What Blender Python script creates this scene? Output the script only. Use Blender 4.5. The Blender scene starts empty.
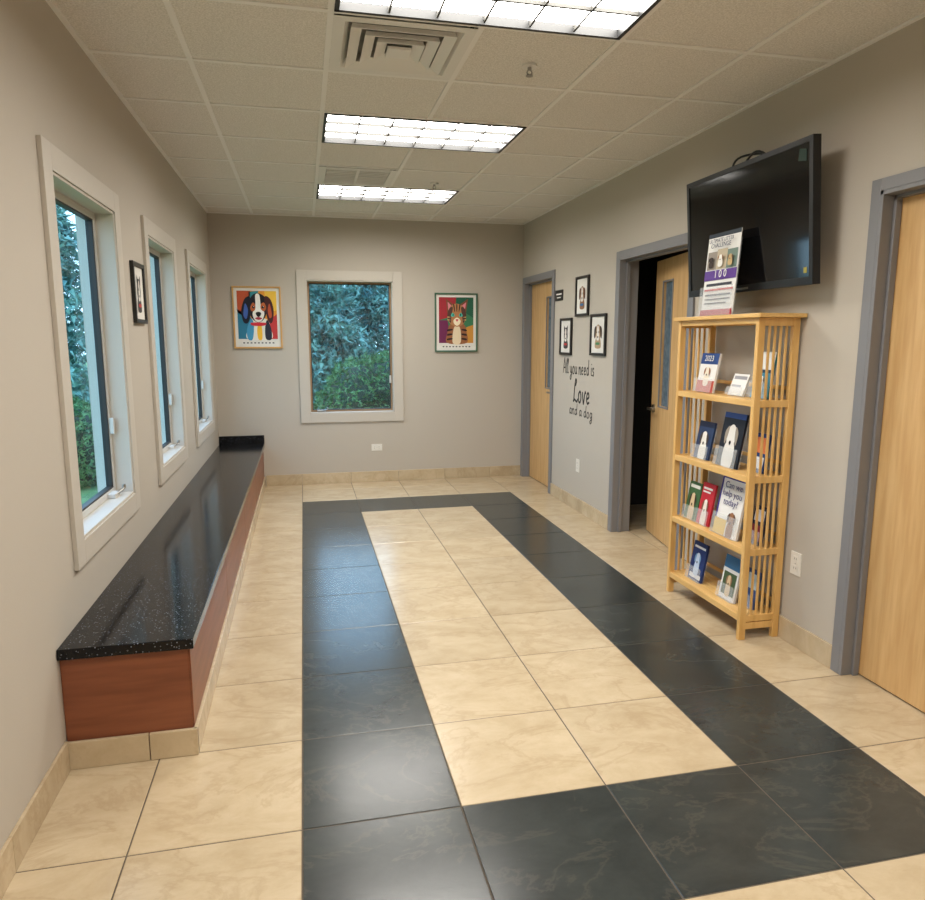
import bpy, bmesh, math, random
import numpy as np
from mathutils import Matrix, Vector
random.seed(7)
rng=np.random.default_rng(7)
XL,XR,YB,H=-.877,2.378,7.525,2.758
YF=-2.6
SC=bpy.context.scene
try:
    SC.view_settings.view_transform='Standard'; SC.view_settings.look='None'
except Exception as e: print(e)

# ---------------------------------------------------------------- materials
def lin(c):
    return tuple(((x/255)/12.92 if x/255<=.04045 else ((x/255+.055)/1.055)**2.4) for x in c)+(1,)
MATS={}
def M(name,col,rough=.6,metal=0,spec=.5,var=0,scale=5,bump=0,bscale=60,col2=None,emit=0,coat=0,stretch=None,detail=4,alpha=1):
    if name in MATS: return MATS[name]
    m=bpy.data.materials.new(name); m.use_nodes=True; nt=m.node_tree; b=nt.nodes['Principled BSDF']
    b.inputs['Base Color'].default_value=lin(col); b.inputs['Roughness'].default_value=rough
    b.inputs['Metallic'].default_value=metal; b.inputs['Specular IOR Level'].default_value=spec
    b.inputs['Coat Weight'].default_value=coat; b.inputs['Coat Roughness'].default_value=.08
    tc=nt.nodes.new('ShaderNodeTexCoord'); mp=nt.nodes.new('ShaderNodeMapping')
    nt.links.new(tc.outputs['Object'],mp.inputs['Vector'])
    if stretch: mp.inputs['Scale'].default_value=stretch
    if col2 or var:
        n=nt.nodes.new('ShaderNodeTexNoise'); n.inputs['Scale'].default_value=scale; n.inputs['Detail'].default_value=detail
        nt.links.new(mp.outputs[0],n.inputs['Vector'])
        r=nt.nodes.new('ShaderNodeValToRGB')
        c2=col2 if col2 else tuple(max(0,x*(1-var)) for x in col)
        r.color_ramp.elements[0].position=.35; r.color_ramp.elements[0].color=lin(c2)
        r.color_ramp.elements[1].position=.65; r.color_ramp.elements[1].color=lin(col)
        nt.links.new(n.outputs['Fac'],r.inputs['Fac']); nt.links.new(r.outputs['Color'],b.inputs['Base Color'])
    if bump:
        n2=nt.nodes.new('ShaderNodeTexNoise'); n2.inputs['Scale'].default_value=bscale; n2.inputs['Detail'].default_value=3
        nt.links.new(mp.outputs[0],n2.inputs['Vector'])
        bp=nt.nodes.new('ShaderNodeBump'); bp.inputs['Strength'].default_value=bump; bp.inputs['Distance'].default_value=.01
        nt.links.new(n2.outputs['Fac'],bp.inputs['Height']); nt.links.new(bp.outputs[0],b.inputs['Normal'])
    if emit:
        b.inputs['Emission Color'].default_value=lin(col); b.inputs['Emission Strength'].default_value=emit
    MATS[name]=m; return m
def flat(rgb):  # printed ink colour
    return M('ink_%d_%d_%d'%rgb,rgb,rough=.55,spec=.3)

def tile_mat(name,c1,c2,c3,scale,vein,vw,rough,bump):
    m=bpy.data.materials.new(name); m.use_nodes=True; nt=m.node_tree; N=nt.nodes; L=nt.links; b=N['Principled BSDF']
    tc=N.new('ShaderNodeTexCoord'); at=N.new('ShaderNodeAttribute'); at.attribute_name='tilernd'
    sc=N.new('ShaderNodeVectorMath'); sc.operation='SCALE'; sc.inputs['Scale'].default_value=17
    L.new(at.outputs['Vector'],sc.inputs[0])
    ad=N.new('ShaderNodeVectorMath'); ad.operation='ADD'; L.new(tc.outputs['Object'],ad.inputs[0]); L.new(sc.outputs[0],ad.inputs[1])
    mp=N.new('ShaderNodeMapping'); mp.inputs['Scale'].default_value=(1,1.7,1); mp.inputs['Rotation'].default_value=(0,0,.6); L.new(ad.outputs[0],mp.inputs['Vector'])
    n=N.new('ShaderNodeTexNoise'); n.inputs['Scale'].default_value=scale; n.inputs['Detail'].default_value=12; n.inputs['Roughness'].default_value=.72; n.inputs['Distortion'].default_value=.35
    L.new(mp.outputs[0],n.inputs['Vector'])
    r=N.new('ShaderNodeValToRGB'); r.color_ramp.elements[0].position=.33; r.color_ramp.elements[0].color=lin(c2)
    r.color_ramp.elements[1].position=.65; r.color_ramp.elements[1].color=lin(c1); L.new(n.outputs['Fac'],r.inputs['Fac'])
    n2=N.new('ShaderNodeTexNoise'); n2.inputs['Scale'].default_value=scale*.6; n2.inputs['Detail'].default_value=10; n2.inputs['Roughness'].default_value=.62; n2.inputs['Distortion'].default_value=.6
    L.new(mp.outputs[0],n2.inputs['Vector'])
    s=N.new('ShaderNodeMath'); s.operation='SUBTRACT'; s.inputs[1].default_value=.5; L.new(n2.outputs['Fac'],s.inputs[0])
    a=N.new('ShaderNodeMath'); a.operation='ABSOLUTE'; L.new(s.outputs[0],a.inputs[0])
    r2=N.new('ShaderNodeValToRGB'); r2.color_ramp.elements[0].position=0; r2.color_ramp.elements[0].color=(vein,)*3+(1,)
    r2.color_ramp.elements[1].position=vw; r2.color_ramp.elements[1].color=(0,0,0,1); L.new(a.outputs[0],r2.inputs['Fac'])
    mx=N.new('ShaderNodeMix'); mx.data_type='RGBA'; L.new(r2.outputs['Color'],mx.inputs['Factor']); L.new(r.outputs['Color'],mx.inputs['A']); mx.inputs['B'].default_value=lin(c3)
    hv=N.new('ShaderNodeHueSaturation'); sx=N.new('ShaderNodeSeparateXYZ'); L.new(at.outputs['Vector'],sx.inputs[0])
    mr=N.new('ShaderNodeMapRange'); mr.inputs['To Min'].default_value=.92; mr.inputs['To Max'].default_value=1.05; L.new(sx.outputs[0],mr.inputs['Value'])
    L.new(mr.outputs[0],hv.inputs['Value']); L.new(mx.outputs['Result'],hv.inputs['Color']); L.new(hv.outputs[0],b.inputs['Base Color'])
    b.inputs['Roughness'].default_value=rough; b.inputs['Specular IOR Level'].default_value=.5
    bp=N.new('ShaderNodeBump'); bp.inputs['Strength'].default_value=bump; bp.inputs['Distance'].default_value=.004
    L.new(n.outputs['Fac'],bp.inputs['Height']); L.new(bp.outputs[0],b.inputs['Normal'])
    MATS[name]=m; return m

m_cream=tile_mat('cream_travertine_tile',(202,184,154),(183,163,131),(164,140,108),3.6,.3,.03,.23,.06)
m_slate=tile_mat('dark_slate_tile',(58,63,61),(44,48,48),(88,87,78),3.2,.32,.018,.22,.20)
m_grout=M('grout',(86,76,64),.9)
m_wall=M('wall_paint_taupe',(187,179,167),.75,spec=.25,bump=.05,bscale=180)
m_trimp=M('window_casing_paint',(194,187,176),.5,spec=.35)
m_white=M('white_vinyl_sash',(200,198,192),.4)
m_darks=M('dark_gasket',(40,38,36),.5)
m_sashw=M('tan_wood_sash',(150,120,88),.5)
m_ceil=M('acoustic_ceiling_tile',(234,230,224),.9,spec=.1,col2=(210,206,198),scale=150,detail=2,bump=.3,bscale=140)
m_tee=M('ceiling_tee_metal',(234,232,228),.5,spec=.3)
m_frame=M('door_frame_gray_paint',(126,126,129),.45)
m_oak=M('maple_door_veneer',(212,174,120),.42,col2=(198,156,102),scale=6,stretch=(6,6,.5))
m_pine=M('pine_wood',(230,188,120),.4,col2=(212,166,96),scale=5,stretch=(5,5,.7))
m_pineh=M('pine_wood_shelf',(230,188,120),.4,col2=(214,170,102),scale=5,stretch=(6,.7,6))
m_cherry=M('cherry_laminate',(138,80,52),.38,col2=(120,66,42),scale=5,stretch=(.6,.6,6))
m_metal=M('brushed_nickel',(170,168,164),.3,metal=1)
m_black=M('black_plastic',(18,18,19),.4)
m_blackf=M('black_frame_wood',(24,22,21),.35)
m_screen=M('tv_screen',(9,9,11),.08,spec=.6)
m_paper=M('paper_white',(232,230,226),.6)
m_mat=M('white_mat_board',(224,221,214),.7)
m_outlet=M('outlet_plastic',(228,224,214),.35)
m_vinyl=M('black_vinyl_lettering',(26,25,25),.5)
m_glassd=M('door_glass_blue',(104,122,134),.15,col2=(80,98,112),scale=30)
m_emit=M('fluorescent_lens',(255,251,244),.5,emit=26)
m_louv=M('troffer_louver_blade',(70,69,66),.5,spec=.2)
m_lback=M('troffer_housing_top',(200,200,200),.5)
m_housing=M('black_troffer_trim',(24,24,24),.5)
m_diff=M('white_diffuser_metal',(224,222,217),.45)
m_diffb=M('diffuser_throat',(170,167,162),.7)
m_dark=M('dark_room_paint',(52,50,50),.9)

m_gran=bpy.data.materials.new('black_speckled_granite'); m_gran.use_nodes=True
nt=m_gran.node_tree; b=nt.nodes['Principled BSDF']; tc=nt.nodes.new('ShaderNodeTexCoord')
v=nt.nodes.new('ShaderNodeTexVoronoi'); v.inputs['Scale'].default_value=80; nt.links.new(tc.outputs['Object'],v.inputs['Vector'])
r=nt.nodes.new('ShaderNodeValToRGB'); r.color_ramp.elements[0].position=.14; r.color_ramp.elements[0].color=lin((120,123,132)); r.color_ramp.elements[1].position=.22; r.color_ramp.elements[1].color=lin((15,16,19))
nt.links.new(v.outputs['Distance'],r.inputs['Fac']); nt.links.new(r.outputs[0],b.inputs['Base Color']); b.inputs['Roughness'].default_value=.14; b.inputs['Specular IOR Level'].default_value=.3
m_glass=bpy.data.materials.new('window_glass'); m_glass.use_nodes=True; nt=m_glass.node_tree; nt.nodes.clear()
o=nt.nodes.new('ShaderNodeOutputMaterial'); tr=nt.nodes.new('ShaderNodeBsdfTransparent'); tr.inputs[0].default_value=(.82,.93,.96,1)
gl=nt.nodes.new('ShaderNodeBsdfGlossy'); gl.inputs['Roughness'].default_value=.01
mx=nt.nodes.new('ShaderNodeMixShader'); mx.inputs[0].default_value=.06; nt.links.new(tr.outputs[0],mx.inputs[1]); nt.links.new(gl.outputs[0],mx.inputs[2]); nt.links.new(mx.outputs[0],o.inputs[0])
m_acr=M('clear_acrylic',(230,235,238),.05); bb=m_acr.node_tree.nodes['Principled BSDF']; bb.inputs['Alpha'].default_value=.18

# ---------------------------------------------------------------- mesh builder
class MB:
    def __init__(s,mtx=None): s.v=[];s.f=[];s.m=[];s.mats=[];s.mtx=mtx or Matrix.Identity(4);s.a=[];s.sm=[]
    def mi(s,m):
        if m not in s.mats: s.mats.append(m)
        return s.mats.index(m)
    def add(s,vs,fs,m,rnd=(0,0,0),smooth=False,mtx=None):
        o=len(s.v); T=s.mtx if mtx is None else s.mtx@mtx
        s.v+=[tuple(T@Vector(p)) for p in vs]; k=s.mi(m)
        for f in fs: s.f.append([o+i for i in f]); s.m.append(k); s.a.append(rnd); s.sm.append(smooth)
    def box(s,x0,x1,y0,y1,z0,z1,m,mtx=None):
        if x0>x1:x0,x1=x1,x0
        if y0>y1:y0,y1=y1,y0
        if z0>z1:z0,z1=z1,z0
        vs=[(x,y,z) for x in(x0,x1) for y in(y0,y1) for z in(z0,z1)]
        s.add(vs,[(0,1,3,2),(4,6,7,5),(0,4,5,1),(2,3,7,6),(0,2,6,4),(1,5,7,3)],m,mtx=mtx)
    def quad(s,a,b,c,d,m,rnd=(0,0,0)): s.add([a,b,c,d],[(0,1,2,3)],m,rnd)
    def cyl(s,p,q,r,m,n=16,r2=None,smooth=True):
        p=Vector(p);q=Vector(q);d=(q-p).normalized(); r2=r if r2 is None else r2
        u=d.orthogonal().normalized(); w=d.cross(u)
        vs=[];
        for c,rr in((p,r),(q,r2)):
            for i in range(n):
                t=2*math.pi*i/n; vs.append(tuple(c+rr*(math.cos(t)*u+math.sin(t)*w)))
        fs=[(i,(i+1)%n,n+(i+1)%n,n+i) for i in range(n)]
        s.add(vs,fs,m,smooth=smooth); s.add(vs,[tuple(range(n))[::-1],tuple(range(n,2*n))],m)
    def poly(s,pts,z,m,smooth=False):   # in local XY, facing +Z
        if smooth: pts=cat(pts)
        s.add([(x,y,z) for x,y in pts],[tuple(range(len(pts)))],m)
    def build(s,name,bevel=0,attr=False,parent=None,seg=2,center=True):
        me=bpy.data.meshes.new(name)
        V=np.array(s.v,float); c=(V.min(0)+V.max(0))/2 if center else np.zeros(3)
        me.from_pydata([tuple(x) for x in V-c],[],s.f)
        for m in s.mats: me.materials.append(m)
        me.polygons.foreach_set('material_index',s.m); me.polygons.foreach_set('use_smooth',s.sm)
        if attr:
            at=me.attributes.new('tilernd','FLOAT_VECTOR','FACE'); at.data.foreach_set('vector',[c_ for a in s.a for c_ in a])
        me.update()
        ob=bpy.data.objects.new(name,me); SC.collection.objects.link(ob); ob.location=c
        if bevel:
            bv=ob.modifiers.new('bevel','BEVEL'); bv.width=bevel; bv.segments=seg; bv.limit_method='ANGLE'
        if parent: ob.parent=parent
        return ob
def cat(pts,n=5,closed=True):
    out=[];N=len(pts)
    rngi=range(N) if closed else range(N-1)
    for i in rngi:
        if closed: p0,p1,p2,p3=[pts[(i+k)%N] for k in(-1,0,1,2)]
        else: p0,p1,p2,p3=pts[max(i-1,0)],pts[i],pts[i+1],pts[min(i+2,N-1)]
        for k in range(n):
            t=k/n
            out.append(tuple(.5*((2*b_)+(-a_+c_)*t+(2*a_-5*b_+4*c_-d_)*t*t+(-a_+3*b_-3*c_+d_)*t**3) for a_,b_,c_,d_ in zip(p0,p1,p2,p3)))
    if not closed: out.append(tuple(pts[-1]))
    return out
def frame_mtx(kind,origin):
    ax={'right':((0,-1,0),(0,0,1),(-1,0,0)),'back':((1,0,0),(0,0,1),(0,-1,0)),'left':((0,1,0),(0,0,1),(1,0,0))}[kind]
    m=Matrix.Identity(4)
    for i in range(3):
        for j in range(3): m[j][i]=ax[i][j]
    m.translation=Vector(origin); return m

# ---------------------------------------------------------------- floor
TS=.515; TX=-.054; TY=2.0606
fb=MB()
fb.quad((XL-.15,YF,-.002),(XR+2.6,YF,-.002),(XR+2.6,YB+.15,-.002),(XL-.15,YB+.15,-.002),m_grout)
g=.0022
for i in range(-2,10):
    for j in range(-10,12):
        x0,x1=TX+i*TS+g,TX+(i+1)*TS-g; y0,y1=TY+j*TS+g,TY+(j+1)*TS-g
        x0=max(x0,XL);x1=min(x1,XR+2.6);y0=max(y0,YF);y1=min(y1,YB)
        if x1-x0<.01 or y1-y0<.01: continue
        dark=(0<=i<4 and -1<=j<9 and not(1<=i<3 and 0<=j<8))
        rn=(random.random(),random.random(),random.random())
        e=.002
        vs=[(x0,y0,-.002),(x1,y0,-.002),(x1,y1,-.002),(x0,y1,-.002),(x0+e,y0+e,0),(x1-e,y0+e,0),(x1-e,y1-e,0),(x0+e,y1-e,0)]
        fb.add(vs,[(4,5,6,7),(0,1,5,4),(1,2,6,5),(2,3,7,6),(3,0,4,7)],m_slate if dark else m_cream,rn)
fb.build('floor',attr=True)

# ---------------------------------------------------------------- walls
def wall_cells(mb,lo,hi,z0,z1,holes,put):
    xs=sorted({lo,hi,*[h for q in holes for h in q[:2]]})
    for a,b_ in zip(xs[:-1],xs[1:]):
        mid=(a+b_)/2; q=[h for h in holes if h[0]<mid<h[1]]
        if not q: put(a,b_,z0,z1)
        else:
            zz=z0
            for h in sorted(q,key=lambda t:t[2]):
                if h[2]>zz: put(a,b_,zz,h[2])
                zz=h[3]
            if zz<z1: put(a,b_,zz,z1)
CAS=.095
winL=[(2.82,3.88),(4.44,5.47),(5.99,7.13)]   # casing outer
ZC0,ZC1=.66,2.23
hL=[(a+CAS,b_-CAS,ZC0+CAS,ZC1-CAS) for a,b_ in winL]
wl=MB(); wall_cells(wl,YF,YB+.15,-.02,H+.3,hL,lambda a,b_,c,d: wl.box(XL-.16,XL,a,b_,c,d,m_wall)); wl.build('wall_left')
bx0,bx1=-.045,1.04
hB=[(bx0+CAS,bx1-CAS,ZC0+CAS,ZC1-CAS)]
wb=MB(); wall_cells(wb,XL,XR+.14,-.02,H+.3,hB,lambda a,b_,c,d: wb.box(a,b_,YB,YB+.16,c,d,m_wall)); wb.build('wall_back')
D1=(6.55,7.45); D2=(4.05,5.08); D3=(1.62,2.585); DZ=2.14
wr=MB(); wall_cells(wr,YF,YB,-.02,H+.3,[(D1[0],D1[1],-.02,DZ),(D2[0],D2[1],-.02,DZ),(D3[0],D3[1],-.02,DZ)],lambda a,b_,c,d: wr.box(XR,XR+.13,a,b_,c,d,m_wall)); wr.build('wall_right')
wf=MB(); wf.box(XL-.16,XR+.13,YF-.15,YF,-.02,H+.3,m_wall); wf.build('wall_front')
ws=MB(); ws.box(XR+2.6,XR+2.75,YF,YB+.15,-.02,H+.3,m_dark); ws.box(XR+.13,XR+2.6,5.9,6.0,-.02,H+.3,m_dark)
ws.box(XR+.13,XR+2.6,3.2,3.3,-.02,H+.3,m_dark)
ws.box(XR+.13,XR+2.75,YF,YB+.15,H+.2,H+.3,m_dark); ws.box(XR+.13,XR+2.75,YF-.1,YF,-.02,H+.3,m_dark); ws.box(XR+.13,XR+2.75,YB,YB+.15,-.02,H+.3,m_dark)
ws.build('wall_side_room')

# ---------------------------------------------------------------- ceiling grid
PX,PY=.593,.61; GX0,GY0=.147,4.14
TRX=(.147,.147+2*PX)
trof=[(4.14-1.83*k) for k in (-1,0,1,2,3)]
diffs=[(.147,2.92),(.147,5.36)]
cb=MB(); xs=[XL]+[GX0+PX*i for i in range(-1,4)]+[XR]
n0=math.ceil((YF-GY0)/PY); ys=[YF]+[GY0+PY*j for j in range(n0,6)]+[YB]
ys=sorted(set(ys))
for a,b_ in zip(xs[:-1],xs[1:]):
    for c,d in zip(ys[:-1],ys[1:]):
        mx_,my_=(a+b_)/2,(c+d)/2
        if TRX[0]<mx_<TRX[1] and any(t<my_<t+PY for t in trof): continue
        if any(x<mx_<x+PX and y<my_<y+PY for x,y in diffs): continue
        cb.quad((a,c,H+.006),(a,d,H+.006),(b_,d,H+.006),(b_,c,H+.006),m_ceil)
for x in xs[1:-1]:
    if x==xs[3]:
        yy=[YF]+sum([[t,t+PY] for t in sorted(trof)],[])+[YB]
        for a,b_ in zip(yy[::2],yy[1::2]): cb.box(x-.012,x+.012,a,b_,H,H+.03,m_tee)
    else: cb.box(x-.012,x+.012,YF,YB,H,H+.03,m_tee)
for y in ys[1:-1]: cb.box(XL,XR,y-.012,y+.012,H+.0005,H+.03,m_tee)
for x0,x1,y0,y1 in((XL,XL+.022,YF,YB),(XR-.022,XR,YF,YB),(XL,XR,YB-.022,YB),(XL,XR,YF,YF+.022)): cb.box(x0,x1,y0,y1,H-.002,H+.02,m_tee)
cb.build('ceiling')
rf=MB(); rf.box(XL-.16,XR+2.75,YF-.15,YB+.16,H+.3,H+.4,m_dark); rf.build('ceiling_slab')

def troffer(y0):
    t=MB(); x0,x1=TRX; y1=y0+PY; e=.012
    x0+=e;x1-=e;y0+=e;y1-=e
    w=.018; zb=H-.004
    t.box(x0,x1,y0,y0+w,zb,H+.10,m_housing); t.box(x0,x1,y1-w,y1,zb,H+.10,m_housing)
    t.box(x0,x0+w,y0,y1,zb,H+.10,m_housing); t.box(x1-w,x1,y0,y1,zb,H+.10,m_housing)
    t.box(x0,x1,y0,y1,H+.10,H+.115,m_lback)
    t.quad((x0+w,y0+w,H+.030),(x0+w,y1-w,H+.030),(x1-w,y1-w,H+.030),(x1-w,y0+w,H+.030),m_emit)
    nx,ny=6,3
    for i in range(1,nx):
        xx=x0+w+(x1-x0-2*w)*i/nx; t.box(xx-.004,xx+.004,y0+w,y1-w,H+.004,H+.026,m_louv)
    for j in range(1,ny):
        yy=y0+w+(y1-y0-2*w)*j/ny; t.box(x0+w,x1-w,yy-.006,yy+.006,H+.004,H+.018,m_louv)
    t.build('ceiling_light_troffer')
for y in trof: troffer(y)

def diffuser(x0,y0,louvered=False):
    d=MB(); x1=x0+PX; y1=y0+PY; e=.012; x0+=e;x1-=e;y0+=e;y1-=e
    d.box(x0,x1,y0,y1,H+.06,H+.08,m_diffb)
    cx,cy=(x0+x1)/2,(y0+y1)/2
    def ring(h0,h1,z0,z1,m=m_diff):
        vs=[(cx+sx*h0,cy+sy*h0,z0) for sx,sy in((-1,-1),(1,-1),(1,1),(-1,1))]+[(cx+sx*h1,cy+sy*h1,z1) for sx,sy in((-1,-1),(1,-1),(1,1),(-1,1))]
        d.add(vs,[(i,4+i,4+(i+1)%4,(i+1)%4) for i in range(4)],m)
    hw=(x1-x0)/2
    if not louvered:
        ring(hw,hw-.045,H-.002,H-.002); ring(hw-.045,hw-.075,H-.002,H+.03)
        for h0 in(.215,.155,.10):
            ring(h0,h0-.046,H-.012,H+.004); ring(h0,h0-.006,H-.012,H+.008); ring(h0-.046,h0-.05,H+.004,H+.035,m_diffb)
        d.box(cx-.05,cx+.05,cy-.05,cy+.05,H-.014,H-.004,m_diff)
    else:
        ring(hw,hw-.05,H-.002,H-.002); ring(hw-.05,hw-.06,H-.002,H+.05)
        n=9
        for k in range(n):
            yy=y0+.06+(y1-y0-.12)*(k+.5)/n
            d.box(x0+.055,x1-.055,yy-.014,yy+.008,H-.001,H+.004,m_diff)
        d.box(cx-.010,cx+.010,y0+.05,y1-.05,H-.003,H+.02,m_diff)
    d.build('ceiling_air_diffuser' if not louvered else 'ceiling_return_grille')
diffuser(*diffs[0]); diffuser(*diffs[1],louvered=True)
def sprinkler(x,y):
    s=MB(); s.cyl((x,y,H+.006),(x,y,H-.004),.035,m_diff,24); s.cyl((x,y,H),(x,y,H-.016),.009,m_metal,12)
    for sx in(-1,1): s.cyl((x+sx*.006,y,H-.016),(x+sx*.013,y,H-.028),.003,m_metal,8); s.cyl((x+sx*.013,y,H-.028),(x,y,H-.038),.003,m_metal,8)
    s.cyl((x,y,H-.038),(x,y,H-.042),.017,m_metal,16); s.build('fire_sprinkler')
sprinkler(1.05,3.27); sprinkler(1.07,5.77)

# ---------------------------------------------------------------- windows
def window(kind,origin,a0,a1,idx,back=False):
    w=MB(frame_mtx(kind,origin)); z0,z1=ZC0,ZC1; c=CAS; t=.018
    for (xa,xb,ya,yb) in((a0,a0+c,z0,z1),(a1-c,a1,z0,z1),(a0+c,a1-c,z1-c,z1),(a0+c,a1-c,z0,z0+c)): w.box(xa,xb,ya,yb,.0005,t,m_trimp)
    i0,i1,j0,j1=a0+c,a1-c,z0+c,z1-c; D=-.15; jt=.012
    w.box(i0,i0+jt,j0,j1,D,t*.6,m_trimp); w.box(i1-jt,i1,j0,j1,D,t*.6,m_trimp); w.box(i0,i1,j1-jt,j1,D,t*.6,m_trimp); w.box(i0,i1,j0,j0+jt,D,t*.6,m_trimp)
    i0+=jt;i1-=jt;j0+=jt;j1-=jt; s=.03 if not back else .018; za,zb=-.11,-.07
    for (xa,xb,ya,yb) in((i0,i0+s,j0,j1),(i1-s,i1,j0,j1),(i0+s,i1-s,j1-s,j1),(i0+s,i1-s,j0,j0+s)): w.box(xa,xb,ya,yb,za,zb,m_white if not back else m_sashw)
    s2=s+.008
    for (xa,xb,ya,yb) in((i0+s,i0+s2,j0+s,j1-s),(i1-s2,i1-s,j0+s,j1-s),(i0+s2,i1-s2,j1-s2,j1-s),(i0+s2,i1-s2,j0+s,j0+s2)): w.box(xa,xb,ya,yb,za+.004,zb-.004,m_darks)
    w.box(i0+s,i1-s,j0+s,j1-s,-.094,-.090,m_glass)
    cx=i0+.11 if back else i1-.12
    w.box(cx-.045,cx+.045,j0,j0+.022,-.07,-.035,m_metal if back else m_white); w.cyl((cx,j0+.014,-.04),(cx+.06,j0+.03,-.018),.006,m_metal); w.cyl((cx+.06,j0+.03,-.02),(cx+.06,j0+.05,-.018),.008,m_metal)
    lx=(i1-.012) ; w.box(lx-.02,lx,j0+.3,j0+.38,-.07,-.05,m_white)
    w.build('window_%d'%idx,bevel=.0025)
for k,(a,b_) in enumerate(winL): window('left',(XL,0,0),a,b_,k+1)
window('back',(0,YB,0),bx0,bx1,4,back=True)

# ---------------------------------------------------------------- doors
def frame(D,idx):
    f=MB(); y0,y1=D; w=.05; p=.014
    for (a,b_,c,d) in((y0-w,y0+.0,0,DZ+w),(y1,y1+w,0,DZ+w),(y0,y1,DZ,DZ+w)):
        f.box(XR-p,XR,a,b_,c,d,m_frame); f.box(XR+.13,XR+.13+p,a,b_,c,d,m_frame)
    f.box(XR-p,XR+.13+p,y0,y0+.018,0,DZ,m_frame); f.box(XR-p,XR+.13+p,y1-.018,y1,0,DZ,m_frame); f.box(XR-p,XR+.13+p,y0,y1,DZ-.018,DZ,m_frame)
    for (a,b_,c,d) in((y0+.018,y0+.032,0,DZ-.018),(y1-.032,y1-.018,0,DZ-.018),(y0+.018,y1-.018,DZ-.032,DZ-.018)): f.box(XR+.04,XR+.07,a,b_,c,d,m_frame)
    f.build('trim_%d'%idx,bevel=.002)
for i,D in enumerate((D1,D2,D3)): frame(D,i+1)
def leaf(w,h,strip,lever_side,mtx):
    d=MB(mtx); s0,s1,t0,t1=strip; T=.044
    for a,b_,c,e in((0,s0,.008,h),(s1,w,.008,h),(s0,s1,.008,t0),(s0,s1,t1,h)): d.box(a,b_,-T/2,T/2,c,e,m_oak)
    d.box(s0,s1,-.004,.004,t0,t1,m_glassd)
    q=.012
    for sgn in(-1,1):
        ya,yb=sgn*(T/2-.004),sgn*(T/2+.006)
        for a,b_,c,e in((s0-q,s0,t0-q,t1+q),(s1,s1+q,t0-q,t1+q),(s0,s1,t0-q,t0),(s0,s1,t1,t1+q)): d.box(a,b_,ya,yb,c,e,m_frame)
        lx=w-.065 if lever_side else .065
        d.cyl((lx,sgn*T/2,1.0),(lx,sgn*(T/2+.012),1.0),.032,m_metal,24); d.cyl((lx,sgn*T/2,1.0),(lx,sgn*(T/2+.055),1.0),.010,m_metal)
        d.cyl((lx,sgn*(T/2+.05),1.0),(lx-.11*(1 if lever_side else -1),sgn*(T/2+.05),1.0),.009,m_metal)
    d.box(w-.0005,w+.002,-.012,.012,.92,1.08,m_metal)
    for zz in(.25,1.05,1.9): d.cyl((-.003,T/2,zz-.05),(-.003,T/2,zz+.05),.007,m_metal)
    return d
def rotm(x,y,ang): return Matrix.Translation((x,y,0))@Matrix.Rotation(ang,4,'Z')
w1=D1[1]-D1[0]-.042
leaf(w1,DZ-.022,(w1-.36,w1-.16,1.04,1.95),True,rotm(XR+.094,D1[1]-.021,-math.pi/2)).build('door_1',bevel=.0015)
w2=D2[1]-D2[0]-.045
leaf(w2,DZ-.022,(w2-.36,w2-.17,1.03,1.95),True,rotm(XR+.155,D2[0]+.022,math.pi/2-math.radians(9))).build('door_2',bevel=.0015)
w3=D3[1]-D3[0]-.042
leaf(w3,DZ-.022,(w3-.34,w3-.15,1.03,1.95),True,rotm(XR+.094,D3[1]-.021,-math.pi/2)).build('door_3',bevel=.0015)

# ---------------------------------------------------------------- baseboards
BBH=.115
def base_run(name,segs,kind):
    m=MB()
    for a,b_ in segs:
        k=math.floor((a-(TY if kind!='back' else TX))/TS); o=(TY if kind!='back' else TX); x=a
        while x<b_-1e-4:
            k+=1; nx=min(o+k*TS,b_)
            if nx-x>.006:
                rn=(random.random(),random.random(),random.random()); n0=len(m.f)
                if kind=='back': m.box(x+.001,nx-.001,YB-.012,YB,0,BBH,m_cream)
                elif kind=='right': m.box(XR-.012,XR,x+.001,nx-.001,0,BBH,m_cream)
                else: m.box(XL,XL+.012,x+.001,nx-.001,0,BBH,m_cream)
                for i in range(n0,len(m.f)): m.a[i]=rn
            x=nx
    m.build(name,bevel=.002,attr=True)
base_run('baseboard_back',[(-.425,XR)],'back')
base_run('baseboard_right',[(YF,D3[0]-.05),(D3[1]+.05,D2[0]-.05),(D2[1]+.05,D1[0]-.05),(D1[1]+.05,YB-.012)],'right')
base_run('baseboard_left',[(YF,2.56)],'left')

# ---------------------------------------------------------------- bench
bn=MB(); BX,BY,BZ=-.425,2.555,.46
def tb(x0,x1,y0,y1,z0,z1):
    n0=len(bn.f); bn.box(x0,x1,y0,y1,z0,z1,m_cream); rn=(random.random(),)*3
    for i in range(n0,len(bn.f)): bn.a[i]=rn
tb(XL+.001,-.6,BY+.005,BY+.02,0,.105); tb(-.597,BX-.005,BY+.005,BY+.02,0,.105)
y=BY+.006
while y<YB-.05:
    ny=min(y+TS,YB-.016); tb(BX-.02,BX-.005,y,ny-.002,0,.105); y=ny
bn.box(XL+.001,BX-.022,BY+.022,YB-.001,0,.42,m_cherry)
y=BY+.0215
while y<YB-.05:
    ny=min(y+1.22,YB-.002); bn.box(BX-.022,BX-.016,y,ny-.003,.107,.419,m_cherry); y=ny
bn.box(XL+.001,BX,BY,YB-.001,.42,BZ,m_gran)
bn.box(XL+.001,BX,YB-.022,YB-.001,BZ,BZ+.085,m_gran)
bn.build('built_in_bench',bevel=.004,attr=True)

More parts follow.
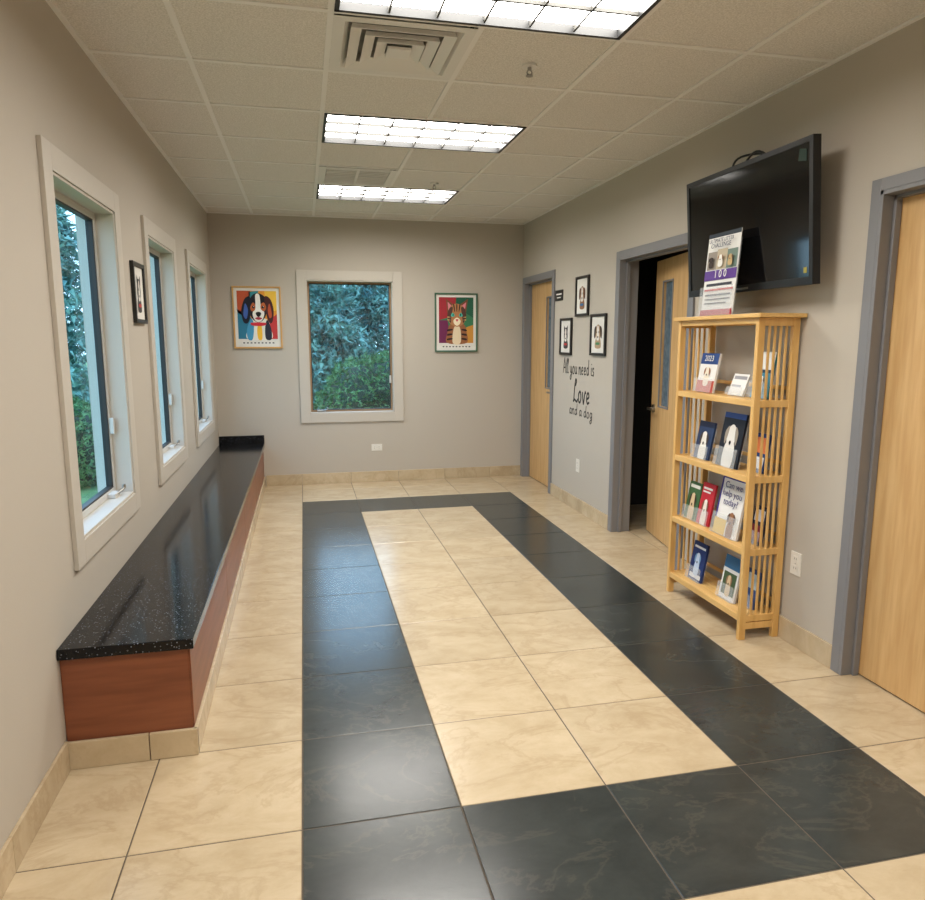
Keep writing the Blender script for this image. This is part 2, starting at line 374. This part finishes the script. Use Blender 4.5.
# ---------------------------------------------------------------- bookcase
bk=MB(); X0,X1,Y0,Y1=2.135,2.364,3.01,3.755; HT=1.655; P=.036
shelf=[.13,.48,.855,1.235]
for xa in(X0,X1-P):
    for ya in(Y0,Y1-P*.7): bk.box(xa,xa+P,ya,ya+P*.7,0,HT-.02,m_pine)
bk.box(X0-.02,X1+.010,Y0-.032,Y1+.03,HT-.02,HT,m_pineh)
for ya in(Y0+.003,Y1-.021):
    bk.box(X0+P,X1-P,ya,ya+.018,HT-.06,HT-.02,m_pine); bk.box(X0+P,X1-P,ya,ya+.018,.055,.09,m_pine)
    for z in shelf: bk.box(X0+P,X1-P,ya,ya+.018,z-.035,z,m_pine)
    for k in range(4):
        xx=X0+P+(X1-X0-2*P)*(k+1)/5; bk.box(xx-.006,xx+.006,ya+.004,ya+.014,.09,HT-.06,m_pine)
for z in shelf:
    bk.box(X0+.002,X0+.02,Y0+.025,Y1-.025,z-.032,z,m_pineh); bk.box(X1-.02,X1-.002,Y0+.025,Y1-.025,z-.032,z,m_pineh)
    for k in range(4):
        a=X0+.022+(X1-X0-.044)*k/4; bk.box(a+.001,a+(X1-X0-.044)/4-.001,Y0+.021,Y1-.021,z-.014,z-.001,m_pineh)
    bk.box(X1-.016,X1-.004,Y0+.025,Y1-.025,z+.045,z+.065,m_pineh)
bk.box(X0+.003,X0+.02,Y0+.025,Y1-.025,HT-.05,HT-.02,m_pineh); bk.box(X1-.02,X1-.003,Y0+.025,Y1-.025,HT-.05,HT-.02,m_pineh)
bk.build('wooden_bookshelf',bevel=.0025)

def text_obj(body,size,mtx,mat,parent=None,name='lettering',align='CENTER',shear=0):
    cu=bpy.data.curves.new(name,'FONT'); cu.body=body; cu.size=size; cu.align_x=align; cu.align_y='CENTER'; cu.shear=shear; cu.extrude=.0002; cu.resolution_u=3
    o=bpy.data.objects.new(name,cu); SC.collection.objects.link(o); cu.materials.append(mat)
    if parent:
        o.parent=parent; o.matrix_parent_inverse=Matrix.Translation(-parent.location)
    o.matrix_basis=mtx; return o

def brochure(yc,z,w,h,base,blocks,x=2.2,tilt=10,yaw=0,name='brochure',depth=.012,texts=(),pics=()):
    m=frame_mtx('right',(x,yc,z+.002))@Matrix.Rotation(math.radians(yaw),4,'Y')@Matrix.Rotation(math.radians(-tilt),4,'X')
    b=MB(m); b.box(-w/2,w/2,0,h,-depth,0,base)
    for k,(xa,xb,ya,yb,c) in enumerate(blocks):
        b.poly([(-w/2+w*xa,h*ya),(-w/2+w*xb,h*ya),(-w/2+w*xb,h*yb),(-w/2+w*xa,h*yb)],.0006*(1+k),flat(c))
    nb=len(blocks)
    for k,(pts,c) in enumerate(pics):
        b.poly([(-w/2+w*px,h*py) for px,py in pts],.0006*(1+nb+k),flat(c),smooth=True)
    b.box(-w/2-.003,w/2+.003,-.0005,h*.35,.0165,.0185,m_acr); b.box(-w/2-.003,w/2+.003,0,h*.9,-depth-.004,-depth-.001,m_acr)
    b.box(-w/2-.003,w/2+.003,-.001,.001,-depth-.02,.0185,m_acr)
    ob=b.build(name)
    for body,size,tx,ty,c in texts:
        text_obj(body,size,m@Matrix.Translation((tx*w,ty*h,.0006*(nb+len(pics)+2))),flat(c),parent=ob)
    return ob
def dog(cx,cy,s,c1,c2,asp=1):
    P=lambda L:[(cx+px*s,cy+py*s*asp) for px,py in L]
    return [(P([(-.28,-.6),(.28,-.6),(.3,-.1),(0,.1),(-.3,-.1)]),c1),(P([(-.22,-.05),(-.26,.3),(0,.45),(.26,.3),(.22,-.05),(0,-.2)]),c1),
            (P([(-.2,.4),(-.4,.25),(-.36,-.05),(-.24,.1)]),c2),(P([(.2,.4),(.4,.25),(.36,-.05),(.24,.1)]),c2),(P([(-.07,0),(0,.05),(.07,0),(0,-.07)]),(20,18,18))]
W=(235,233,228)
S=shelf
brochure(3.565,S[3],.17,.22,m_paper,[(0,1,.72,1,(38,70,130)),(0,1,.0,.3,(190,84,70))],texts=[('2023',.045,0,.86,W)],pics=dog(.5,.45,.45,(232,222,204),(150,100,70)))
brochure(3.30,S[3],.13,.12,m_paper,[(.08,.92,.75,.9,(150,150,155)),(.08,.7,.4,.5,(180,180,185))],x=2.22,tilt=20)
brochure(3.13,S[3],.14,.235,flat((60,130,150)),[(0,1,.6,1,(225,225,220)),(0,1,.55,.62,(30,60,80))],x=2.24,pics=dog(.5,.3,.4,(225,222,214),(90,80,70)))
brochure(3.56,S[2],.15,.215,flat((40,58,92)),[(0,1,.85,1,(25,35,60))],pics=dog(.5,.42,.7,(230,226,218),(70,60,55)))
brochure(3.30,S[2],.19,.29,flat((22,28,40)),[(0,1,.9,1,(60,90,160))],x=2.19,pics=dog(.5,.45,.75,(225,222,215),(150,140,126)))
brochure(3.12,S[2],.10,.2,flat((30,60,110)),[(.1,.9,.5,.9,(210,120,70)),(.1,.9,.1,.4,(220,220,220))],x=2.25)
brochure(3.645,S[1],.125,.22,flat((66,104,66)),[(.1,.9,.84,.93,(235,235,225))],pics=dog(.5,.4,.7,(215,190,150),(60,45,35)))
brochure(3.51,S[1],.125,.24,flat((188,42,54)),[(.1,.8,.84,.89,W),(.1,.7,.76,.8,W)],pics=dog(.5,.34,.6,(235,225,215),(120,80,60)))
brochure(3.27,S[1],.215,.325,m_paper,[(0,1,.94,1,(70,60,140)),(.0,.5,0,.26,(226,190,70)),(.0,.06,.26,.94,(70,60,140))],x=2.185,
   texts=[('Can we',.05,.04,.84,(48,44,110)),('help you',.05,.04,.70,(48,44,110)),('today?',.05,.04,.56,(48,44,110))],pics=dog(.68,.24,.4,(150,104,70),(90,60,42)))
brochure(3.10,S[1],.10,.2,flat((40,44,60)),[(.1,.9,.6,.9,(200,200,205)),(.1,.9,.1,.5,(120,40,50))],x=2.25)
brochure(3.56,S[0],.14,.225,flat((34,52,104)),[(.1,.9,.84,.9,W),(.1,.9,.05,.16,(230,230,230))],pics=dog(.5,.48,.55,(190,205,225),(110,150,190)))
brochure(3.24,S[0],.14,.24,m_paper,[(0,1,.7,1,(60,110,150)),(.1,.9,.1,.62,(70,90,60))],pics=dog(.5,.36,.45,(215,190,150),(150,110,80)))
brochure(3.12,S[0],.10,.2,flat((50,80,130)),[(.1,.9,.5,.9,(190,210,215))],x=2.25)
brochure(3.39,HT,.29,.43,m_paper,[(0,1,.95,1,(38,48,60)),(.04,.34,.56,.78,(150,140,130)),(.34,.66,.56,.80,(190,175,150)),(.66,.97,.56,.78,(110,130,120)),(0,1,.43,.55,(92,58,140)),(.1,.9,.36,.39,(60,60,70)),(.05,.95,.30,.325,(200,60,60)),(.1,.9,.24,.26,(90,90,100)),(.1,.9,.19,.205,(90,90,100)),(.1,.8,.14,.155,(90,90,100)),(0,1,0,.07,(180,50,60))],
  x=2.14,tilt=4,name='flyer_stand',depth=.003,texts=[('1 0 0',.055,.08,.49,W),('ULTIMATE LITTER',.028,0,.90,(45,60,90)),('CHALLENGE',.032,0,.84,(45,60,90))],
  pics=dog(.19,.66,.2,(60,45,40),(40,30,28),.6)+dog(.5,.67,.22,(240,236,228),(150,110,80),.6)+dog(.82,.66,.2,(200,170,120),(120,90,60),.6))

# ---------------------------------------------------------------- TV
tv=MB()
zb=1.775; ty0,ty1=2.795,3.835; tilt=math.atan2(.05,.62)
tm=frame_mtx('right',(2.245,(ty0+ty1)/2,zb))@Matrix.Rotation(tilt,4,'X')
tw=(ty1-ty0)/2; th=.638; bz=.024
tv.mtx=tm
tv.box(-tw,tw,0,th,-.035,0,m_black)
tv.box(-tw+.06,tw-.06,.05,th-.05,-.065,-.035,m_black)
for a,b_,c,d in((-tw,-tw+bz,0,th),(tw-bz,tw,0,th),(-tw+bz,tw-bz,th-bz,th),(-tw+bz,tw-bz,0,bz*1.5)): tv.box(a,b_,c,d,0,.006,m_black)
tv.box(-tw+bz,tw-bz,bz*1.5,th-bz,.0,.0015,m_screen)
tv.poly([(tw-.10,th-.09),(tw-.045,th-.10),(tw-.045,th-.05),(tw-.09,th-.04)],.0030,flat((40,60,52)))
tv.poly([(tw-.062,.054),(tw-.04,.054),(tw-.04,.08),(tw-.062,.08)],.0030,flat((150,140,70)))
tv.box(-.05,.05,.012,.022,.006,.007,m_metal)
tv.mtx=Matrix.Identity(4)
yc=(ty0+ty1)/2
tv.box(XR-.02,XR-.001,yc-.25,yc+.25,1.98,2.2,m_black)
for s in(-.18,.18):
    tv.box(2.29,2.31,yc+s-.015,yc+s+.015,1.9,2.3,m_black); tv.box(2.30,XR-.01,yc+s-.01,yc+s+.01,2.05,2.13,m_black)
for pts in([(2.29,yc+.25,2.37),(2.26,yc+.16,2.46),(2.29,yc+.05,2.47),(2.31,yc-.04,2.44),(2.29,yc-.07,2.33)],[(2.31,yc+.3,2.33),(2.28,yc+.1,2.44),(2.26,yc-.04,2.46),(2.31,yc-.16,2.36)]):
    c=cat(pts,6,False)
    for p,q in zip(c[:-1],c[1:]): tv.cyl(p,q,.006,m_black,8)
tv.build('wall_mounted_television',bevel=.003)

# ---------------------------------------------------------------- outlets, sign, frames
def outlet(kind,origin,horiz=False):
    o=MB(frame_mtx(kind,origin)); 
    if horiz: o.mtx=o.mtx@Matrix.Rotation(math.pi/2,4,'Z')
    o.box(-.036,.036,-.058,.058,0,.006,m_outlet)
    for s in(-1,1):
        o.box(-.017,.017,s*.024-.015,s*.024+.015,.006,.008,m_outlet)
        for q in(-.007,.007): o.box(q-.0012,q+.0012,s*.024-.004,s*.024+.006,.008,.0085,m_darks)
    o.cyl((0,0,.006),(0,0,.0075),.003,m_metal,10); o.build('wall_outlet',bevel=.0015)
outlet('back',(.745,YB,.375),True); outlet('right',(XR,5.82,.41)); outlet('right',(XR,2.93,.42))
sg=MB(frame_mtx('right',(XR,6.385,1.94))); sg.box(-.1,.1,-.05,.05,0,.006,m_black); sg.poly([(-.07,.005),(.07,.005),(.07,.018),(-.07,.018)],.0066,m_paper); sg.poly([(-.05,-.025),(.05,-.025),(.05,-.015),(-.05,-.015)],.0066,m_paper); sg.build('door_sign')

def pframe(mb,w,h,fw,fm,depth=.02,mat=None,mw=.0):
    for a,b_,c,d in((-w/2,-w/2+fw,-h/2,h/2),(w/2-fw,w/2,-h/2,h/2),(-w/2+fw,w/2-fw,h/2-fw,h/2),(-w/2+fw,w/2-fw,-h/2,-h/2+fw)): mb.box(a,b_,c,d,.001,depth,fm)
    mb.box(-w/2+fw,w/2-fw,-h/2+fw,h/2-fw,.001,depth*.45,mat or m_mat)
def A(mb,pts,z,c,sm=True,sx=1,sy=1,ox=0,oy=0):
    mb.poly([(ox+(x-.5)*sx,oy+(y-.5)*sy) for x,y in pts],z,flat(c),smooth=sm)
def small_pet(kind,origin,w,h,variant):
    b=MB(frame_mtx(kind,origin)); pframe(b,w,h,.022,m_blackf)
    sx=w-.13; sy=h-.13; z=.0098; d=.0006
    fur=[(150,110,80),(70,66,66),(176,150,120)][variant]; dk=[(92,60,42),(32,30,32),(60,45,38)][variant]
    K=lambda p,k,c,sm=True: A(b,p,z+d*k,c,sm,sx,sy)
    K([(.2,.0),(.8,.0),(.78,.3),(.5,.42),(.22,.3)],1,fur)
    K([(.22,.45),(.3,.8),(.5,.9),(.7,.8),(.78,.45),(.5,.25)],2,fur)
    if variant==1: K([(.24,.7),(.2,1.0),(.45,.85)],3,dk,False); K([(.76,.7),(.8,1.0),(.55,.85)],3,dk,False)
    else: K([(.3,.82),(.1,.75),(.08,.4),(.2,.42)],3,dk); K([(.7,.82),(.9,.75),(.92,.4),(.8,.42)],3,dk)
    K([(.42,.8),(.58,.8),(.64,.35),(.5,.28),(.36,.35)],4,(226,220,212))
    for ex in(.38,.62): K([(ex-.04,.6),(ex,.65),(ex+.04,.6),(ex,.56)],5,(20,18,18))
    K([(.44,.44),(.56,.44),(.5,.37)],5,(20,18,18))
    K([(.3,.12),(.7,.12),(.68,.2),(.32,.2)],5,[(60,110,160),(190,60,60),(80,130,90)][variant])
    b.build('framed_pet_portrait',bevel=.0015)
small_pet('right',(XR,5.80,1.90),.29,.34,0); small_pet('right',(XR,6.17,1.557),.29,.335,1); small_pet('right',(XR,5.44,1.568),.31,.34,2)
small_pet('left',(XL,4.22,1.78),.27,.325,1)

def poster(cx,cz,w,h,fm,kind):
    b=MB(frame_mtx('back',(cx,YB,cz))); pframe(b,w,h,.016,fm,depth=.022)
    mw=.045; sx=w-2*mw; sy=h-mw-.095; oy=(.095-mw)/2; z=.0105
    K=lambda p,k,c,sm=True: A(b,p,z+.0007*k,c,sm,sx,sy,0,oy)
    if kind=='dog':
        K([(0,0),(1,0),(1,1),(0,1)],0,(226,150,50),False)
        K([(0,0),(.42,0),(.34,.45),(.0,.62)],1,(46,120,150),False)
        K([(0,.55),(.3,.4),(.34,1),(.0,1)],1,(190,84,50),False)
        K([(.7,0),(1,0),(1,.52),(.78,.4)],1,(190,58,60),False)
        K([(.74,.55),(1,.6),(1,1),(.7,1)],1,(236,190,70),False)
        K([(.3,.98),(.55,1),(.5,.8),(.3,.7)],1,(60,140,150),False)
        K([(.24,.0),(.82,.0),(.84,.2),(.72,.42),(.36,.42),(.24,.2)],2,(232,228,218))
        K([(.24,.0),(.36,.0),(.4,.3),(.34,.42),(.22,.2)],3,(70,150,190)); K([(.7,.0),(.84,.0),(.84,.22),(.74,.4),(.68,.2)],3,(40,44,60))
        K([(.5,.0),(.6,.0),(.6,.26),(.54,.34),(.48,.2)],3,(244,190,60))
        K([(.32,.5),(.3,.76),(.42,.93),(.6,.94),(.74,.82),(.74,.55),(.62,.38),(.46,.36)],4,(30,28,34))
        K([(.34,.86),(.2,.84),(.1,.6),(.14,.36),(.26,.34),(.34,.56)],5,(24,26,40)); K([(.2,.74),(.15,.5),(.22,.42),(.27,.6)],6,(64,96,170))
        K([(.7,.88),(.84,.84),(.92,.62),(.88,.36),(.78,.36),(.72,.6)],5,(72,34,34)); K([(.82,.74),(.87,.5),(.81,.44),(.77,.6)],6,(190,84,50))
        K([(.47,.92),(.57,.92),(.6,.7),(.68,.54),(.6,.38),(.46,.37),(.38,.52),(.46,.7)],6,(240,236,228))
        K([(.33,.66),(.4,.76),(.46,.7),(.44,.6),(.36,.58)],7,(184,96,50)); K([(.6,.72),(.68,.76),(.73,.66),(.68,.58),(.6,.62)],7,(184,96,50))
        for ex in(.41,.65): K([(ex-.035,.665),(ex,.695),(ex+.035,.665),(ex,.635)],8,(14,14,18)); K([(ex,.67),(ex+.012,.685),(ex+.02,.67)],9,(250,250,250))
        K([(.46,.54),(.53,.57),(.6,.54),(.56,.47),(.5,.47)],8,(16,14,16)); K([(.44,.43),(.53,.46),(.62,.43),(.53,.40)],8,(170,60,70))
        K([(.34,.34),(.7,.34),(.66,.28),(.38,.28)],8,(206,46,60))
    else:
        K([(0,0),(1,0),(1,1),(0,1)],0,(60,120,84),False)
        K([(0,.5),(.45,.6),(.5,1),(0,1)],1,(160,44,54),False)
        K([(.5,.8),(1,.55),(1,1),(.5,1)],1,(38,92,70),False)
        K([(0,0),(.35,0),(.25,.5),(0,.5)],1,(110,40,80),False); K([(.72,0),(1,0),(1,.4),(.8,.35)],1,(200,140,60),False)
        K([(.24,.0),(.8,.0),(.8,.25),(.7,.42),(.34,.42),(.24,.22)],2,(150,96,62))
        K([(.4,.0),(.62,.0),(.62,.3),(.52,.4),(.42,.3)],3,(226,208,176))
        for t in(.06,.16,.26): K([(.24,t),(.38,t+.02),(.38,t+.05),(.25,t+.04)],4,(50,30,30)); K([(.8,t),(.66,t+.02),(.66,t+.05),(.79,t+.04)],4,(50,30,30))
        K([(.24,.66),(.2,.97),(.46,.82)],4,(120,74,50),False); K([(.78,.66),(.84,.97),(.56,.82)],4,(120,74,50),False)
        K([(.27,.72),(.25,.9),(.39,.8)],5,(216,130,140),False); K([(.75,.72),(.79,.9),(.63,.8)],5,(216,130,140),False)
        K([(.24,.58),(.3,.76),(.42,.85),(.6,.85),(.74,.76),(.79,.58),(.7,.42),(.52,.36),(.33,.42)],6,(176,122,80))
        K([(.24,.58),(.3,.76),(.4,.78),(.36,.6),(.34,.44)],7,(84,56,48)); K([(.79,.58),(.74,.76),(.64,.78),(.67,.6),(.7,.44)],7,(84,56,48))
        for dx in(-.09,0,.09): K([(.5+dx,.84),(.53+dx,.84),(.525+dx*.7,.7),(.505+dx*.7,.7)],8,(44,28,28))
        for sgn in(-1,1):
            for q in(.5,.56): K([(.515+sgn*.27,q),(.515+sgn*.27,q+.02),(.515+sgn*.17,q+.005)],8,(226,190,120),False)
            K([(.515+sgn*.17,.6),(.515+sgn*.12,.665),(.515+sgn*.06,.61),(.515+sgn*.11,.575)],8,(70,180,160)); K([(.515+sgn*.125,.62),(.515+sgn*.11,.65),(.515+sgn*.095,.62),(.515+sgn*.11,.585)],9,(12,12,14))
        K([(.42,.5),(.52,.56),(.62,.5),(.6,.42),(.52,.38),(.44,.42)],8,(240,226,196)); K([(.48,.52),(.56,.52),(.52,.47)],9,(200,80,90))
    for k in range(9):
        b.box(-.15+k*.036,-.15+k*.036+.018,-h/2+.05,-h/2+.062,.0095,.0105,flat((60,60,60)))
    b.build('pop_art_dog_poster' if kind=='dog' else 'pop_art_cat_poster',bevel=.0015)
m_gold=M('natural_wood_frame',(206,160,96),.4); m_green=M('green_metal_frame',(70,104,84),.4)
poster(-.44,1.75,.475,.62,m_gold,'dog'); poster(1.625,1.71,.47,.625,m_green,'cat')

# ---------------------------------------------------------------- quote lettering (handwritten strokes)
G={'A':[[(0,0),(.25,.95),(.32,.95),(.55,0)],[(.1,.35),(.48,.38)]],'l':[[(.05,.5),(.2,.9),(.12,1.0),(.06,.6),(.1,.05),(.22,.05)]],
'y':[[(.02,.5),(.08,.15),(.25,.1),(.34,.5)],[(.34,.5),(.3,-.2),(.14,-.42),(.04,-.28),(.2,-.08),(.42,.08)]],
'o':[[(.2,.5),(.05,.35),(.08,.05),(.25,0),(.36,.22),(.28,.47),(.2,.5)]],'u':[[(.03,.5),(.06,.12),(.2,.02),(.33,.2),(.35,.5),(.35,.1),(.44,.02)]],
'n':[[(.04,.5),(.05,0),(.07,.3),(.22,.5),(.32,.38),(.33,.05),(.42,.02)]],'e':[[(.05,.22),(.3,.3),(.26,.48),(.12,.46),(.05,.22),(.14,.02),(.34,.08)]],
'd':[[(.32,.42),(.14,.48),(.04,.2),(.14,.01),(.3,.18),(.38,1.0),(.34,.3),(.4,.02)]],'i':[[(.1,.5),(.08,.1),(.18,.02)],[(.13,.72),(.15,.76)]],
's':[[(.28,.45),(.12,.5),(.1,.32),(.28,.18),(.2,.01),(.03,.06)]],'L':[[(.3,.75),(.42,.95),(.3,1.02),(.18,.6),(.12,.08),(.05,.0),(.2,.08),(.5,.0),(.6,.12)]],
'v':[[(.02,.48),(.14,.02),(.2,.02),(.34,.5),(.42,.46)]],'a':[[(.33,.42),(.16,.5),(.04,.22),(.12,.01),(.3,.15),(.35,.48),(.35,.1),(.44,.02)]],
'g':[[(.32,.42),(.15,.5),(.04,.25),(.15,.05),(.32,.25),(.34,.48),(.3,-.25),(.12,-.42),(.04,-.25),(.3,-.04)]]}
q=MB(frame_mtx('right',(XR,0,0)))
def write(txt,ystart,yend,z,hgt,r):
    adv=[.5 if c not in ' AL' else (.28 if c==' ' else .66) for c in txt]; adv=[.26 if c in 'li' else a for c,a in zip(txt,adv)]
    tot=sum(adv); sx=(ystart-yend)/tot; x=-ystart
    for c,a in zip(txt,adv):
        for st in G.get(c,[]):
            pts=cat([(x+px*sx,z+py*hgt) for px,py in st],4,False)
            for k,(p_,q_) in enumerate(zip(pts[:-1],pts[1:])):
                d=Vector((q_[0]-p_[0],q_[1]-p_[1],0))
                if d.length<1e-5: continue
                d.normalize(); n_=Vector((-d.y,d.x,0))*r; e=d*r*.5
                P_=Vector((p_[0],p_[1],0))-e; Q_=Vector((q_[0],q_[1],0))+e; zz=.0012+.00002*(k%7)
                q.add([tuple((P_-n_)[:2])+(zz,),tuple((Q_-n_)[:2])+(zz,),tuple((Q_+n_)[:2])+(zz,),tuple((P_+n_)[:2])+(zz,)],[(0,1,2,3)],m_vinyl)
        x+=a*sx
write('All you need is',6.24,5.50,1.225,.13,.006)
write('Love',5.98,5.58,.98,.19,.010)
write('and a dog',6.06,5.52,.86,.10,.0055)
q.build('wall_quote_decal')

# ---------------------------------------------------------------- outdoors
m_grass=M('lawn_grass',(104,142,84),.95,col2=(80,116,66),scale=4)
m_leafA=M('spruce_needles',(138,182,166),.8,col2=(62,108,108),scale=3)
m_leafB=M('hedge_leaves',(112,158,98),.75,col2=(52,98,62),scale=6)
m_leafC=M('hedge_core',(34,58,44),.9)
m_bark=M('bark',(62,50,42),.9)
gd=MB(); gd.quad((-60,-20,-.25),(60,-20,-.25),(60,80,-.25),(-60,80,-.25),m_grass); gd.build('lawn_ground')
def leafcloud(P,N_,size,stretch=1.0):
    n=len(P); a=rng.normal(size=(n,3)); a/=np.linalg.norm(a,axis=1)[:,None]
    d=N_*.5+a*.8; d/=np.linalg.norm(d,axis=1)[:,None]; b_=np.cross(d,rng.normal(size=(n,3))); b_/=np.linalg.norm(b_,axis=1)[:,None]
    s=size*(.6+.8*rng.random((n,1))); V=np.stack([P-b_*s*.3,P+d*s*stretch*.5+b_*s*.3,P+d*s*stretch,P-d*s*.2+b_*s*.3],1).reshape(-1,3)
    F=np.arange(n*4).reshape(-1,4); return V,F
def spruce(x,y,hgt,rad,n=6500):
    mb=MB(); mb.cyl((x,y,-.25),(x,y,hgt*.95),.12,m_bark,10,r2=.02)
    t=rng.random(n)**.9*.98; tier=np.floor(t*20)/20+rng.random(n)*.02
    ang=rng.integers(0,26,n)/26*2*np.pi+tier*37+rng.normal(0,.06,n); rr=rng.random(n)**.6
    R_=rad*(1-tier)**.8*(.8+.2*np.sin(ang*3+tier*20)); px=x+R_*rr*np.cos(ang); py=y+R_*rr*np.sin(ang); pz=.1+tier*(hgt-.2)-rr*R_*.22+rng.normal(0,.05,n)
    P=np.stack([px,py,pz],1); N_=np.stack([np.cos(ang),np.sin(ang),-.35*np.ones(n)],1)
    V,F=leafcloud(P,N_,.13,1.8); o=len(mb.v); mb.v+=[tuple(v_) for v_ in V]; k=mb.mi(m_leafA)
    for f_ in F: mb.f.append([o+i for i in f_]); mb.m.append(k); mb.a.append((0,0,0)); mb.sm.append(False)
    mb.build('spruce_tree')
for (x,y,hh,rr) in((.5,17,3.6,1.9),(2.9,16.5,3.7,1.8),(4.9,17.5,4.6,2.1),(1.8,20,4.6,2.2),(-2.2,18,4.0,2.0),(-4.6,15,4.6,2.0),(-6.6,19,5.2,2.3),(-3.6,21.5,5,2.4),(-7.5,12,4.6,2.0)):
    spruce(x,y,hh,rr,11000 if -1<x<4 else 7000)
def bush(x,y,z,rx,rz,n=9000):
    mb=MB(); 
    u=rng.normal(size=(n,3)); u/=np.linalg.norm(u,axis=1)[:,None]; rad=1+.04*np.sin(u[:,0]*9)+.03*np.sin(u[:,1]*11+u[:,2]*7)
    P=np.array([x,y,z])+u*np.array([rx,rx,rz])*(rad*(.93+.07*rng.random(n)))[:,None]
    vs=[];fs=[];nu,nv=24,12
    for i in range(nv+1):
        for j in range(nu):
            a=math.pi*i/nv;b2=2*math.pi*j/nu; vs.append((x+rx*.88*math.sin(a)*math.cos(b2),y+rx*.88*math.sin(a)*math.sin(b2),z+rz*.88*math.cos(a)))
    for i in range(nv):
        for j in range(nu): fs.append((i*nu+j,i*nu+(j+1)%nu,(i+1)*nu+(j+1)%nu,(i+1)*nu+j))
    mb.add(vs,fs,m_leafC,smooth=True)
    V,F=leafcloud(P,u,.065); o=len(mb.v); mb.v+=[tuple(v_) for v_ in V]; k=mb.mi(m_leafB)
    for f_ in F: mb.f.append([o+i for i in f_]); mb.m.append(k); mb.a.append((0,0,0)); mb.sm.append(False)
    mb.build('round_hedge_bush')
bush(1.2,11,.35,1.1,.97); bush(-1.0,12,.1,.75,.6); bush(-3.2,9.5,.2,.9,.7)

# ---------------------------------------------------------------- world
w=bpy.data.worlds.new('overcast_sky'); SC.world=w; w.use_nodes=True; nt=w.node_tree; bg=nt.nodes['Background']
tc=nt.nodes.new('ShaderNodeTexCoord'); sp=nt.nodes.new('ShaderNodeSeparateXYZ'); nt.links.new(tc.outputs['Generated'],sp.inputs[0])
r=nt.nodes.new('ShaderNodeValToRGB'); r.color_ramp.elements[0].position=0; r.color_ramp.elements[0].color=(.60,.76,.92,1); r.color_ramp.elements[1].position=.7; r.color_ramp.elements[1].color=(.42,.62,.95,1)
nt.links.new(sp.outputs[2],r.inputs[0]); nt.links.new(r.outputs[0],bg.inputs[0]); bg.inputs[1].default_value=4.6

# ---------------------------------------------------------------- camera
f,th_,ph=700.19,.2218,.1565
F_=Vector((math.sin(th_)*math.cos(ph),math.cos(th_)*math.cos(ph),-math.sin(ph))); R_=Vector((math.cos(th_),-math.sin(th_),0)); U_=R_.cross(F_)
cam=bpy.data.cameras.new('camera'); co=bpy.data.objects.new('camera',cam); SC.collection.objects.link(co)
m=Matrix.Identity(4)
for j in range(3): m[j][0]=R_[j]; m[j][1]=U_[j]; m[j][2]=-F_[j]
m.translation=Vector((0,0,1.53)); co.matrix_world=m
cam.sensor_fit='HORIZONTAL'; cam.sensor_width=36; cam.lens=36*f/925; cam.clip_start=.05; cam.clip_end=300
SC.camera=co
